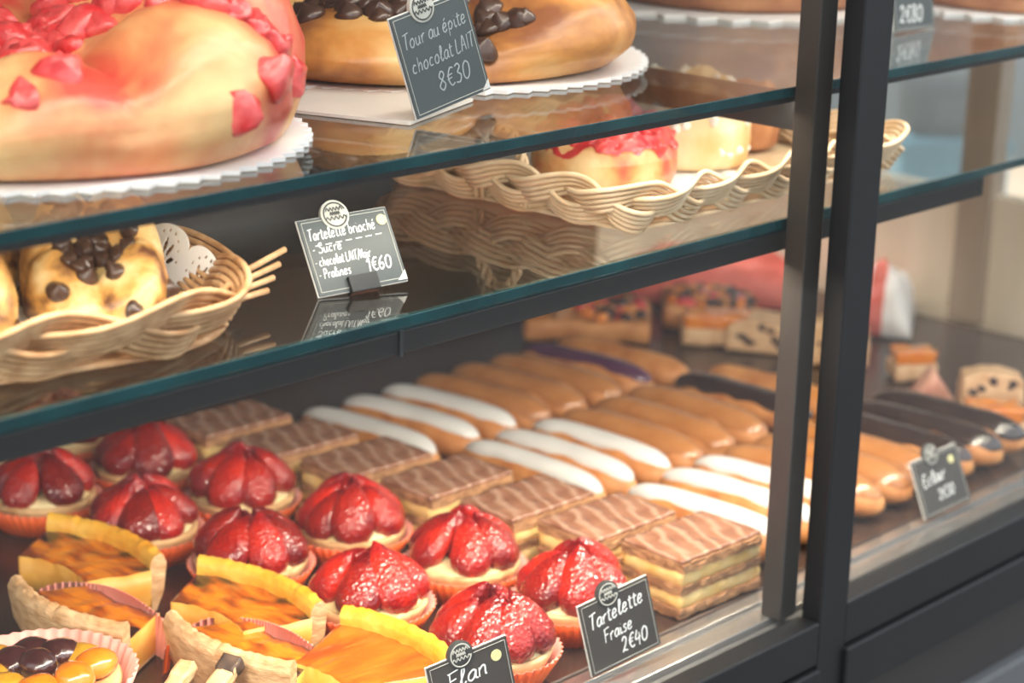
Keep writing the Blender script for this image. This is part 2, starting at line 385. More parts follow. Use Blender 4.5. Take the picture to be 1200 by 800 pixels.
# ------------------------------------------------------------------ mille-feuilles
def mf_meshes():
    LX, LY = .088, .057
    d = {}
    def puff(z, h, seed):
        m = MB()
        for k in range(2):
            b = rough_box(LX - .002 * rnd.random(), LY - .002 * rnd.random(), h / 2 * 1.1, z + k * h / 2 * .95, 40, 26, 2, .0012, 170, seed + k)
            m.add(b.v, b.f)
        return m.mesh('puff_layer', M['puff'], smooth=False)
    d['puff'] = [puff(.0005, .007, 1), puff(.0175, .0065, 5), puff(.034, .0065, 9)]
    d['cream'] = [rough_box(LX - .004, LY - .004, .0105, .0072, 30, 20, 5, .0009, 120, 3, .0012).mesh('custard_layer', M['custard']),
                  rough_box(LX - .004, LY - .004, .0105, .0238, 30, 20, 5, .0009, 120, 8, .0012).mesh('custard_layer', M['custard'])]
    d['ice'] = rough_box(LX - .003, LY - .003, .0030, .0405, 40, 26, 2, .0006, 120, 5).mesh('marbled_icing', M['mf_icing'])
    return d
mfd = mf_meshes()
mfpos = [(-.012, .092, -2), (-.0265, .158, -2), (-.040, .224, -2), (-.0515, .296, -1), (-.067, .367, -3), (-.078, .439, -3), (-.085, .510, -3)]
mflab = ['chocolate marbled mille-feuille at front of its row next to the mullion, cut side showing custard', 'chocolate marbled mille-feuille second from the front of its row',
 'chocolate marbled mille-feuille third from the front of its row', 'chocolate marbled mille-feuille in the middle of its row, fourth from the front',
 'chocolate marbled mille-feuille fifth from the front of its row', 'chocolate marbled mille-feuille last but one from the back, under the shelf bar', 'rearmost chocolate marbled mille-feuille, partly cut off by the shelf bar']
for (x, y, a), lb in zip(mfpos, mflab):
    t = thing('mille_feuille', lb, 'pastry', (x, y, .0012), R(a), 'mille-feuilles in a row on the tray')
    for p in mfd['puff']: link('puff_layer', p, t)
    for p in mfd['cream']: link('custard_layer', p, t)
    link('marbled_icing', mfd['ice'], t)

# ------------------------------------------------------------------ eclairs
EL, EW, EH = .0755, .0208, .0325
def ecl_w(y): return EW * max(0, 1 - abs(y / EL) ** 3.2) ** .5
def ecl_top(x, y):
    w = ecl_w(y)
    if w < 1e-5: return .012
    q = max(0, 1 - (x / w) ** 2)
    return .013 + (EH - .013) * (max(0, 1 - abs(y / EL) ** 4) ** .45) * q ** .5
def eclair_mesh(seed):
    rows = []
    for k in range(37):
        y = -EL * math.cos(PI * k / 36); w = max(ecl_w(y), .0002); hh = (EH - .013) * (max(0, 1 - abs(y / EL) ** 4) ** .45)
        row = []
        for i in range(28):
            a = 2 * PI * i / 28; x = w * math.cos(a); sn = math.sin(a)
            row.append((x, y, .013 + (hh * sn if sn > 0 else .0125 * sn * min(1, w / EW * 1.2))))
        rows.append(row)
    return MB().grid(rows, closed_u=True).disp(.0016, 45, seed).mesh('choux_bun', M['choux'])
def icing_mesh(m, seed, wid=.0128, ln=.0715, th=.0028, name='icing'):
    rows = []; nu, nv = 17, 41
    for j in range(nv):
        v = -1 + 2 * j / (nv - 1); y = ln * math.sin(v * PI / 2)
        e = max(0, 1 - abs(y / ln) ** 5) ** .5
        row = []
        for i in range(nu):
            u = math.sin((-1 + 2 * i / (nu - 1)) * PI / 2)
            x = wid * u * max(e, .02) * (1 + .06 * noise.noise((y * 60, seed, u)))
            edge = max(0, 1 - max(abs(u), abs(v)) ** 6) ** .5
            row.append((x, y, ecl_top(x, y) - .0012 + (th + .0012) * edge))
        rows.append(row)
    return MB().grid(rows).disp(.0007, 45, seed).mesh(name, m)
buns = [eclair_mesh(i) for i in range(3)]
ices = {'white': [icing_mesh(M['white_icing'], i) for i in range(2)], 'coffee': [icing_mesh(M['caramel_icing'], i + 3, .0170, .0735) for i in range(2)],
        'choc': [icing_mesh(M['choc_icing'], i + 6, .0170, .0735) for i in range(2)], 'purple': [icing_mesh(M['purple_icing'], i + 8, .0135) for i in range(1)]}
rows = {
 'rear': (.452, [(.013, 'white'), (.062, 'white'), (.107, 'white'), (.152, 'coffee'), (.197, 'coffee'), (.243, 'coffee'), (.290, 'purple'), (.338, 'plain')], -84),
 'middle': (.299, [(.048, 'white'), (.087, 'white'), (.129, 'white'), (.171, 'coffee'), (.216, 'coffee'), (.262, 'coffee'), (.322, 'choc'), (.368, 'plain')], -89.5),
 'front': (.146, [(.070, 'white'), (.117, 'white'), (.158, 'white'), (.199, 'coffee'), (.240, 'coffee'), (.281, 'coffee'), (.328, 'choc'), (.371, 'choc'), (.414, 'choc')], -88)}
nth = ['first', 'second', 'third', 'fourth', 'fifth', 'sixth', 'seventh', 'eighth', 'ninth']
kinds = {'white': 'white iced eclair', 'coffee': 'caramel iced eclair', 'choc': 'dark chocolate glazed eclair', 'purple': 'dark purple glazed eclair', 'plain': 'plain golden eclair'}
k = 0
for rn, (y, L, ang) in rows.items():
    cnt = {}
    tot = {q: sum(1 for _, c_ in L if c_ == q) for _, q in L}
    for x, c_ in L:
        cnt[c_] = cnt.get(c_, 0) + 1
        lb = kinds[c_] + ((', ' + nth[cnt[c_] - 1] + ' of its colour from the mille-feuilles,') if tot[c_] > 1 else '') + ' in the ' + rn + ' eclair row'
        t = thing('eclair', lb, 'eclair', (x, y + rnd.uniform(-.003, .003), .0008), R(ang + 90 + rnd.uniform(-1, 1)), kinds[c_] + 's on the tray')
        link('choux_bun', buns[k % 3], t)
        if c_ != 'plain': link('icing', ices[c_][k % len(ices[c_])], t)
        k += 1

# ------------------------------------------------------------------ custard slices and the fruit tarts
def arc_slice(Ro, Ri, half, h, top_m, crust_out, crust_top, seed, Hc=.040):
    """wedge with its crust on the outer arc; local +X points to the crust, arc centre on -X"""
    cx = -(Ro + Ri) / 2
    n = 40
    def P(r, a, z): return (cx + r * math.cos(a), r * math.sin(a), z)
    A = [half * (-1 + 2 * i / n) for i in range(n + 1)]
    body = MB()
    rs = [Ri + (Ro - .010 - Ri) * i / 14 for i in range(15)]
    zt = lambda r, a: h + .0012 * noise.noise((r * 70, a * 14, seed)) + .002 * ((r - Ri) / (Ro - Ri)) ** 3
    body.grid([[P(r, a, zt(r, a)) for a in A] for r in rs], mi=0)
    body.grid([[P(rs[0], a, z) for a in A] for z in (.003, h * .5, )] + [[P(rs[0], a, zt(rs[0], a)) for a in A]], mi=1)
    for a in (A[0], A[-1]):
        body.grid([[P(r, a, .003) for r in rs], [P(r, a, h * .5) for r in rs], [P(r, a, zt(r, a)) for r in rs]], mi=1)
    body.grid([[P(r, a, .003) for a in A] for r in (rs[0], rs[-1])], mi=1)
    cr = MB(); prof = [(Ri, .0005, 0), (Ro - .007, .0005, 0), (Ro - .002, .012, 0), (Ro, .026, 0), (Ro + .001, Hc - .005, 0), (Ro - .001, Hc, 1), (Ro - .004, Hc + .0015, 1), (Ro - .008, Hc, 1), (Ro - .0105, Hc - .004, 1), (Ro - .0108, h - .004, 1), (Ro - .012, .0028, 0), (Ri, .0028, 0)]
    wob = lambda a, z: 0 if z < .02 else .0018 * noise.noise((a * 22, seed, 1)) + .0012 * noise.noise((a * 60, seed, 2))
    pr2 = []
    for q in range(len(prof)):
        r0, z0, m0 = prof[q]; r1, z1, m1 = prof[(q + 1) % len(prof)]
        for e in range(3): pr2.append((r0 + (r1 - r0) * e / 3, z0 + (z1 - z0) * e / 3, m0 if e < 1 else max(m0, m1) if m0 == m1 else m0))
    rowsP = [[P(r, a, z + wob(a, z)) for a in A] for r, z, _ in pr2]
    for q in range(len(pr2)):
        cr.grid([rowsP[q], rowsP[(q + 1) % len(pr2)]], mi=pr2[q][2])
    for ai in (0, n):
        o = len(cr.v); cr.v += [tuple(rowsP[q][ai]) for q in range(len(pr2))]
        cr.f.append(tuple(range(o, o + len(pr2)))); cr.m.append(0)
    cr.disp(.0007, 160, seed)
    return body.mesh('filling', top_m), cr.mesh('crust', [crust_out, crust_top], angle=50)
fl_b, fl_c = arc_slice(.135, .079, R(26), .029, [M['flan'], M['flan_side']], M['tan_crust'], M['flan_crust'], 2)
fl_b2, fl_c2 = arc_slice(.135, .079, R(25), .027, [M['flan'], M['flan_side']], M['tan_crust'], M['tan_crust'], 6)
ap_b, ap_c = arc_slice(.135, .062, R(23), .029, [M['apricot_tart'], M['flan_side']], M['tan_crust'], M['flan_crust'], 9)
def half_fluted(ax, ay, a0, a1, h, n):
    K = n * 6; m = MB()
    def row(sc_, z, amp, o): 
        out = []
        for i in range(K + 1):
            t_ = a0 + (a1 - a0) * i / K; f = amp * math.cos(2 * PI * n * i / K) + o
            r_ = (abs(math.cos(t_) / ax) ** 4 + abs(math.sin(t_) / ay) ** 4) ** -.25 * sc_ + f
            out.append((r_ * math.cos(t_), r_ * math.sin(t_), z * (1 - .45 * abs(2 * i / K - 1) ** 2.5)))
        return out
    R_ = [(.985, 0, .0002), (1.0, h * .5, .0005), (1.02, h, .0008)]
    m.grid([row(a, z, q, .00025) for a, z, q in R_] , mi=0)
    m.grid([row(1.02, h, .0009, .00025), row(1.02, h, .0009, -.00025)] + [row(a, z, q, -.00025) for a, z, q in R_[::-1]], mi=1)
    return m
half_case = half_fluted(.0298, .064, R(100), R(260), .034, 40).mesh('paper_case', [M['paper_out'], M['paper_in']])
def slice_(lb, x, y, rz, b, c_, z=.001, case=True):
    t = thing('tart_slice', lb, 'tart slice', (x, y, z), rz, 'tart slices on the tray')
    link('filling', b, t); link('crust', c_, t)
    if case: link('paper_case', half_case, t)
    return t
slice_('burnt custard flan slice with tall yellow crust, rearmost of the slices', -.316, .380, R(4), fl_b, fl_c, .001, False)
slice_('burnt custard flan slice with tan crust facing left edge of view', -.378, .305, R(183), fl_b2, fl_c2)
slice_('burnt custard flan slice with bright yellow crust in front of strawberry tartlets', -.290, .246, R(3), fl_b, fl_c, .001, False)
slice_('burnt custard flan slice with pale tan crust nearest the front glass', -.340, .190, R(183), fl_b2, fl_c2)
slice_('glossy orange apricot tart slice beside the tag reading Flan', -.293, .124, R(-2), ap_b, ap_c, .002, False)

t = thing('fruit_tartlet', 'mixed fruit tartlet with apricot halves and dark prunes in pink paper, bottom left corner', 'tartlet', (-.455, .240, .0005), 0)
link('paper_case', fluted(.042, .056, .037).mesh('paper_case', [M['paper_in'], M['paper_in']]), t)
MB().lathe([(.001, .002), (.038, .002), (.047, .029), (.045, .032), (.040, .029), (.001, .028)], 48, crust_mod).build('crust', M['crust'], t)
def blob(rx, ry, rz_, seed, amp=.002, n=18):
    rows = []
    for k in range(n // 2 + 1):
        a = -PI / 2 + PI * k / (n // 2)
        rows.append([(rx * max(math.cos(a), .01) * math.cos(2 * PI * i / n), ry * max(math.cos(a), .01) * math.sin(2 * PI * i / n), rz_ * math.sin(a)) for i in range(n)])
    return MB().grid(rows, closed_u=True).disp(amp, 60, seed)
for nm, mt, L in (('apricot_half', 'apricot', [(.026, -.016, .029), (.004, -.026, .031), (-.02, -.022, .029)]), ('prune', 'prune', [(.02, .012, .028), (.0, .006, .030), (.012, .027, .027), (-.006, .022, .028)]), ('yellow_plum', 'plum', [(-.012, .034, .026), (-.028, .016, .027), (-.03, -.002, .027), (.03, .002, .025)])):
    for i, (x, y, z) in enumerate(L):
        bm_ = blob(.0145, .0125, .009, i + len(nm)); o = bm_.build(nm, M[mt], t); o.location = (x, y, z + .007); o.rotation_euler = (0, 0, i * 1.3)
def stick(lb, x, y, rz, tilt, burnt):
    t = thing('pastry_stick', lb, 'pastry', (x, y, .024), rz)
    m = rough_box(.075, .011, .008, -.004, 30, 6, 3, .0012, 120, 3 + burnt); m.xf(Matrix.Rotation(-tilt, 4, 'Y'))
    m.build('pastry', M['tan_crust'], t)
    if burnt:
        m = rough_box(.012, .0118, .0088, -.0044, 8, 6, 3, .0012, 120, 5); m.xf(Matrix.Rotation(-tilt, 4, 'Y') @ Matrix.Translation((.034, 0, 0))); m.build('burnt_tip', M['burnt'], t)
stick('pastry stick with a burnt dark tip in front of the flan slices', -.405, .150, R(20), .45, 1)
stick('pale pastry stick beside the fruit tartlet, without burnt tip', -.425, .168, R(18), .45, 0)

# ------------------------------------------------------------------ savoury and cake pieces at the back and right of the tray
def cake_slice(lb, x, y, rz, w=.055, d=.03, h=.045):
    t = thing('cake_slice', lb, 'cake', (x, y, .0025), rz, 'fruit cake slices on the tray')
    m = rough_box(w, d, h, 0, 20, 10, 14, .0018, 80, x * 9)
    m.v = [(p[0] * (1 - .18 * max(0, p[2] / h - .7)), p[1], p[2] - .006 * (2 * p[0] / w) ** 2 * (p[2] / h)) for p in m.v]
    m.build('crumb', M['cake'], t)
    rr = random.Random(int(x * 1000))
    for i in range(9):
        b = blob(.004, .0025, .0035, i).mesh('raisin', M['raisin']); o = link('raisin', b, t)
        o.location = (rr.uniform(-.4, .4) * w, -d / 2 + .0005, rr.uniform(.2, .85) * h)
    return t
cake_slice('upright fruit cake slice with dark raisins at right edge of the tray', .492, .150, R(-52))
cake_slice('fruit cake slice with raisins half hidden right of the mullion', .535, .345, R(-50), .06, .03, .042)
cake_slice('fruit cake slice behind the chocolate eclairs, nearest the back', .52, .425, R(-60), .06, .05, .03)
def fruit_block(lb, x, y, rz, w, d, h):
    t = thing('apricot_square', lb, 'pastry', (x, y, .0025), rz, 'apricot squares on the tray')
    rough_box(w, d, h * .55, 0, 14, 12, 4, .0015, 90, x).build('sponge', M['cake'], t)
    m = rough_box(w * .94, d * .94, h * .45, h * .55, 14, 12, 4, .0022, 70, y); m.build('apricot_topping', M['apricot'], t)
fruit_block('orange apricot square in front of the upright fruit cake slice', .452, .123, R(-45), .05, .035, .028)
fruit_block('orange apricot square standing behind the dark glazed eclairs', .545, .265, R(-40), .04, .03, .028)
fruit_block('orange apricot square left of the mullion at the back of the tray', .50, .462, R(-50), .07, .035, .03)
t = thing('pastry_triangle', 'pink brown pastry triangle between the apricot square and fruit cake', 'pastry', (.482, .205, .002), R(-40))
m = MB().grid([[(-.025 + .05 * i / 10, -.012 + .024 * j / 4, .001 + (.036 * (1 - abs(i - 5) / 5)) * (1 if j not in (0, 4) else .9)) for i in range(11)] for j in range(5)])
m.grid([[(-.025 + .05 * i / 10, -.012 + .024 * j / 4, .0) for i in range(11)] for j in range(5)])
for j in (0, 4): m.grid([[(-.025 + .05 * i / 10, -.012 + .024 * j / 4, .0) for i in range(11)], [(-.025 + .05 * i / 10, -.012 + .024 * j / 4, .001 + (.036 * (1 - abs(i - 5) / 5)) * .9) for i in range(11)]])
m.disp(.0012, 90, 3).build('pastry', mat('pink_pastry', (.62, .26, .18), (.74, .42, .30), 60, .5, .4, 100), t)
def pizza(lb, x, y, rz, w, d):
    t = thing('savoury_tart', lb, 'tart', (x, y, .0035), rz, 'savoury tarts at the back of the tray')
    rough_box(w, d, .022, 0, 30, 20, 4, .003, 50, x, .002).build('dough', M['choux'], t)
    rr = random.Random(int(y * 1000))
    for i in range(64):
        nm, mt = rr.choice([('pepper_piece', 'apricot'), ('olive_piece', 'raisin'), ('tomato_piece', 'praline_glaze'), ('olive_piece', 'raisin'), ('onion_piece', 'choux'), ('mushroom_piece', 'puff')])
        o = blob(rr.uniform(.006, .012), rr.uniform(.005, .009), .005, i, .002, 12).build(nm, M[mt], t)
        o.location = (rr.uniform(-.44, .44) * w, rr.uniform(-.42, .42) * d, .024); o.rotation_euler = (0, 0, rr.uniform(0, 3))
pizza('savoury tart with red, black and orange topping below the shelf bar', .435, .575, R(-50), .12, .10)
pizza('savoury tart with dark burnt topping next to the red paper bag', .556, .516, R(-50), .09, .08)
# wrapped things at the end of the case
def crumple(name, lb, x, y, rz, lx, ly, h, ms, cat, seed):
    t = thing(name, lb, cat, (x, y, .003), rz)
    n1, n2 = 40, 24; rows = []
    def zz(i, j):
        u = i / n1 * 2 - 1; v = j / n2 * 2 - 1
        e = (max(0, 1 - abs(u) ** 4) * max(0, 1 - abs(v) ** 3)) ** .5
        return h * e * (1 + .35 * noise.noise((u * 2.2, v * 2.6, seed)) + .12 * noise.noise((u * 7, v * 7, seed)))
    P = lambda i, j: ((i / n1 - .5) * lx, (j / n2 - .5) * ly, zz(i, j))
    m = MB()
    m.grid([[P(i, j) for i in range(n1 + 1)] for j in range(n2 + 1)])
    m.grid([[((i / n1 - .5) * lx, (j / n2 - .5) * ly, 0) for i in range(n1 + 1)] for j in range(n2 + 1)])
    for k_, f in enumerate(m.f):
        j = k_ // n1 if k_ < n1 * n2 else 0
        if len(ms) > 1 and k_ < n1 * n2 and (j % 12) > 7: m.m[k_] = 1
    m.build('paper', ms, t); return t
crumple('paper_bag', 'flat red paper bag lying at the far end behind the tarts', .635, .575, R(-52), .20, .10, .045, [M['red_cloth']], 'bag', 2)
crumple('paper_packet', 'crumpled white and red paper packet right of the mullion by the cream end panel', .685, .405, R(30), .13, .09, .05, [M['white_cloth'], M['red_cloth']], 'packet', 5)

# ------------------------------------------------------------------ brioches
def ring_brioche(Rr, H, lobes, seed, dip=.45, lobe_amp=.08, na=120, low=None, sub=3):
    prof = []
    pts = [(0, 0), (.60, 0), (.90, .005), (.955, .06), (1.0, .28), (.99, .52), (.92, .74), (.82, .90), (.70, .985), (.60, 1.0), (.48, .93), (.36, .78), (.24, dip + .1), (.12, dip + .02), (0.003, dip)]
    for q in range(len(pts) - 1):
        for e in range(sub):
            u = e / sub; prof.append((pts[q][0] + (pts[q + 1][0] - pts[q][0]) * u, pts[q][1] + (pts[q + 1][1] - pts[q][1]) * u))
    prof.append(pts[-1])
    def md(r, z, a, k):
        lb = abs(math.sin(lobes * a / 2 + seed))
        groove = lobe_amp * (lb ** .85 - .55)
        zf = 1 + (1.7 * groove + .10 * noise.noise((2 * math.cos(a), 2 * math.sin(a), seed))) * (z ** 1.0)
        if low: zf *= 1 - low[1] * math.cos(a - low[0]) * min(1, r * 1.3)
        rf = 1 + groove * .7 * min(1, z * 2.5) + .03 * noise.noise((1.5 * math.cos(a), 1.5 * math.sin(a), seed + 5))
        return max(r * Rr * rf, .0003), z * H * zf
    m = MB().lathe(prof, na, md)
    nz = []
    for p in m.v:
        d = noise.noise_vector(Vector(p) * (.9 / Rr) * 2.2 + Vector((seed, 0, 0))) * (Rr * .03) * min(1, p[2] / (H * .2))
        nz.append((p[0] + d.x, p[1] + d.y, max(p[2] + d.z, 0)))
    m.v = nz
    return m
def chip_mesh(r, seed):
    return MB().lathe([(.0002, 0), (r, .0), (r * 1.05, r * .25), (r * .75, r * .6), (r * .3, r * .95), (.0002, r * 1.15)], 14).disp(r * .1, 200, seed)
chips_s = [chip_mesh(.0052, i).mesh('chocolate_chip', M['chip']) for i in range(2)]
chips_l = [chip_mesh(.0088, i).mesh('chocolate_chip', M['chip']) for i in range(2)]
def lump(r, seed):
    m = blob(r, r * .85, r * .75, seed, r * .35, 14); return m.disp(r * .35, 1.1 / r, seed + 3)
prl = [lump(.0125, i).mesh('praline_piece', M['praline']) for i in range(4)]
prs = [lump(.0055, i + 9).mesh('praline_piece', M['praline']) for i in range(3)]
sug = [lump(.0042, i + 20).mesh('sugar_grain', M['sugar']) for i in range(3)]
def scatter(t, mb, name, meshes, n, Rr, rin, seed, side=0, r_lo=0, scl=(.8, 1.2), ang=(0, 2 * PI)):
    tree = BVHTree.FromPolygons([Vector(p) for p in mb.v], mb.f); rr = random.Random(seed)
    for i in range(n):
        if i < n - side:
            a = rr.uniform(*ang); r = Rr * (r_lo + (rin - r_lo) * rr.random() ** .6)
            h = tree.ray_cast(Vector((r * math.cos(a), r * math.sin(a), 1)), Vector((0, 0, -1)))
        else:
            a = rr.uniform(0, 2 * PI); z = rr.uniform(.25, .7) * Rr * .5
            h = tree.ray_cast(Vector((Rr * 2 * math.cos(a), Rr * 2 * math.sin(a), z)), Vector((-math.cos(a), -math.sin(a), 0)))
        if h[0] is None: continue
        nrm = h[1] if h[1].dot(Vector((0, 0, 1)) if i < n - side else Vector((math.cos(a), math.sin(a), 0))) > 0 else -h[1]
        q = Vector((0, 0, 1)).rotation_difference(nrm).to_matrix().to_4x4()
        s_ = rr.uniform(*scl)
        link(name, rr.choice(meshes), t, Matrix.Translation(h[0] - nrm * .001) @ q @ Matrix.Rotation(rr.uniform(0, 6), 4, 'Z') @ Matrix.Rotation(rr.uniform(-.5, .5), 4, 'X') @ Matrix.Scale(s_, 4))
def cap(mb, keep, off, m, name, amp=.0015, sc=120, seed=1):
    """a layer of topping that follows the top of the bun"""
    c_ = MB(); idx = {}
    for f in mb.f:
        ps = [Vector(mb.v[i]) for i in f]
        if all(keep(p) for p in ps):
            ids = []
            for i, p in zip(f, ps):
                if i not in idx:
                    idx[i] = len(c_.v); q = p.copy(); q.z += off; c_.v.append(tuple(q))
                ids.append(idx[i])
            c_.f.append(tuple(ids)); c_.m.append(0)
    return c_.disp(amp, sc, seed).mesh(name, m)
def brioche(name, lb, loc, Rr, H, lobes, seed, m, rz=0, dip=.45, lobe_amp=.08, group=None, cat='brioche', low=None, fine=1):
    t = thing(name, lb, cat, loc, rz, group)
    mb = ring_brioche(Rr, H, lobes, seed, dip, lobe_amp, 120 * fine, low and (R(low[0]) - rz, low[1]), 3 * fine)
    mb.build('bun', m, t)
    return t, mb
# upper shelf
UZ = .3685
def lace_board(name, lb, x, y, r, n, depth, m, cat='cake board'):
    K = n * 12
    top = [((r + depth * (abs(((i / 12) % 1) - .5) * 2 - .5)) * math.cos(2 * PI * i / K), (r + depth * (abs(((i / 12) % 1) - .5) * 2 - .5)) * math.sin(2 * PI * i / K)) for i in range(K)]
    mb = MB(); z0, z1 = .0, .0022
    mb.grid([[(.0005 * math.cos(2 * PI * i / K), .0005 * math.sin(2 * PI * i / K), z0) for i in range(K)], [(x_, y_, z0) for x_, y_ in top], [(x_, y_, z1) for x_, y_ in top], [(.0005 * math.cos(2 * PI * i / K), .0005 * math.sin(2 * PI * i / K), z1) for i in range(K)]], closed_u=True)
    o = mb.build(name, m, None, smooth=False); o.location = (x, y, UZ); return tag(o, lb, cat, 'lace edged cake boards on the upper shelf')
lace_board('cake_board', 'white lace edged board under the pink praline brioche', -.469, .216, .153, 70, .006, M['white_paper'])
lace_board('cake_board', 'white lace edged board under the big chocolate chip brioche', -.105, .286, .160, 70, .006, M['white_paper'])
lace_board('cake_board', 'white lace edged board left of the mullion under a dark brown brioche', .310, .320, .128, 30, .012, M['white_paper'])
lace_board('cake_board', 'white lace edged board under the brioche right of the mullion', .505, .165, .115, 30, .012, M['white_paper'])
o = MB().box(-.045, .045, -.05, .05, 0, .0018).build('card_square', M['board_paper'], smooth=False); o.location = (-.262, .165, UZ); o.rotation_euler = (0, 0, R(20))
tag(o, 'plain card square under the tag priced 8 euros 30', 'card')
BZ = UZ + .0025
t, mb = brioche('brioche', 'huge pink praline brioche on lace board at upper left', (-.469, .216, BZ), .149, .066, 7, 1.1, M['brioche_pink'], R(20), .60, .19, low=(-172, .44))
scatter(t, mb, 'praline_piece', prl, 64, .149, .42, 3, 0)
scatter(t, mb, 'praline_piece', prl, 12, .149, .95, 23, 0, .5, ang=(R(-95), R(-72)))
scatter(t, mb, 'praline_piece', prl, 24, .149, .95, 5, 16)
t, mb = brioche('brioche', 'huge chocolate chip brioche behind the tag priced 8 euros 30', (-.109, .288, BZ), .155, .060, 5, .55, M['brioche'], R(-28), .60, .30, low=(-158, .46))
scatter(t, mb, 'chocolate_chip', chips_l, 22, .155, .50, 4, 0)
scatter(t, mb, 'chocolate_chip', chips_l, 46, .155, .90, 14, 0, .3, ang=(R(-85 - 24), R(-85 + 16)))
scatter(t, mb, 'chocolate_chip', chips_l, 28, .155, .86, 15, 0, .42, ang=(R(-85 - 66), R(-85 - 24)))
t, mb = brioche('brioche', 'dark brown brioche left of the mullion on the upper shelf', (.318, .325, BZ), .112, .08, 5, 2.2, M['brioche_dark'], 0, .5, .1)
t, mb = brioche('brioche', 'dark brown brioche right of the mullion behind the partly visible tag', (.505, .165, BZ), .102, .08, 5, 3.2, M['brioche_dark'], 0, .5, .1)

# ------------------------------------------------------------------ wicker baskets on the lower shelf
LZ = .2805
def rrect(hx, hy, rc, n=14):
    pts = []
    for cx, cy, a0 in ((hx - rc, hy - rc, 0), (-hx + rc, hy - rc, PI / 2), (-hx + rc, -hy + rc, PI), (hx - rc, -hy + rc, 3 * PI / 2)):
        for i in range(n + 1):
            a = a0 + PI / 2 * i / n; pts.append(Vector((cx + rc * math.cos(a), cy + rc * math.sin(a), 0)))
    L = [0]
    for i in range(len(pts)): L.append(L[-1] + (pts[(i + 1) % len(pts)] - pts[i]).length)
    tot = L[-1]
    def at(s):
        s = s % tot
        for i in range(len(pts)):
            if L[i + 1] >= s and L[i + 1] > L[i]:
                u = (s - L[i]) / (L[i + 1] - L[i]); return pts[i].lerp(pts[(i + 1) % len(pts)], u)
        return pts[0]
    return at, tot
def basket(lb, x, y, rz, hx, hy, rc, m, period, amp, canes, cr, handles, stubs):
    t = thing('wicker_basket', lb, 'basket', (x, y, LZ), rz, 'wicker baskets on the lower shelf')
    at, tot = rrect(hx, hy, rc); n = round(tot / period); per = tot / n
    up = Vector((0, 0, 1)); N = int(n * 40)
    for st in range(3):
        mb = MB()
        ph = 2 * PI * st / 3
        for c_ in range(canes):
            off = (c_ - (canes - 1) / 2) * cr * 2.1; pts = []
            for i in range(N):
                s_ = tot * i / N
                def base(sv):
                    th = 2 * PI * sv / per + ph
                    p = at(sv); tg = (at(sv + .003) - at(sv - .003)).normalized(); out = Vector((tg.y, -tg.x, 0))
                    u = (out * .55 + up * .84); v = (out * .84 - up * .55)
                    q = p + u * (amp * math.sin(th)) + v * (cr * 3.2 * math.sin(2 * th)) + up * (amp * .84 + canes * cr * .86 + .002)
                    return q, tg, u, v
                q, tg, u, v = base(s_); q2 = base(s_ + .001)[0]
                d = (q2 - q).normalized(); w = v.cross(d).normalized()
                pts.append(q + w * off)
            mb.tube(pts, cr, 6, closed=True)
        mb.build('rim_strand', m, t)
    bs = MB(); pts = [at(tot * i / 96) for i in range(96)]
    def rg(k, z): return [(p.x * k, p.y * k, z) for p in pts]
    bs.grid([rg(.01, .0005), rg(.93, .0005), rg(.99, .003), rg(.93, .0045), rg(.5, .0045), rg(.01, .0045)], closed_u=True)
    bs.build('base', m, t)
    for (hx_, hy_, ax, hh, wd) in handles:
        mb = MB()
        for k_ in range(3):
            P_ = []
            for i in range(41):
                u = i / 40; a = PI * u; off = 2 * PI * k_ / 3 + u * 22
                c0 = Vector((hx_, hy_, .004)) + (Vector((0, 1, 0)) if ax == 'y' else Vector((1, 0, 0))) * (-wd * math.cos(a)) + up * (hh * math.sin(a) ** .7)
                P_.append(c0 + Vector((math.cos(off), math.sin(off), .3 * math.sin(off))) * cr * 1.4)
            mb.tube(P_, cr, 6)
        mb.build('handle', m, t)
    for (sx, sy, a, ln) in stubs:
        mb = MB()
        for k_ in range(4):
            d = Vector((math.cos(a), math.sin(a), .06 * k_)); p0 = Vector((sx, sy + .0 * k_, .012 + .0042 * k_))
            mb.tube([p0, p0 + d * (ln * (.7 + .12 * k_))], cr, 6)
        mb.build('cane_ends', m, t)
    return t
e1 = Vector((math.cos(R(-12)), math.sin(R(-12))))
basket('natural wicker basket of chocolate chip brioches at left on the lower shelf', -.562, .171, R(-12), .150, .098, .075, M['wicker'], .20, .0095, 5, .0019, [(.085, .083, 'x', .055, .02)], [(.147, -.050, R(20), .040)])
basket('pale wicker basket of praline and sugar brioches left of the mullion', .037, .188, R(1), .160, .115, .022, M['wicker_pale'], .15, .0095, 5, .0019, [(-.156, .0, 'y', .05, .02)], [])
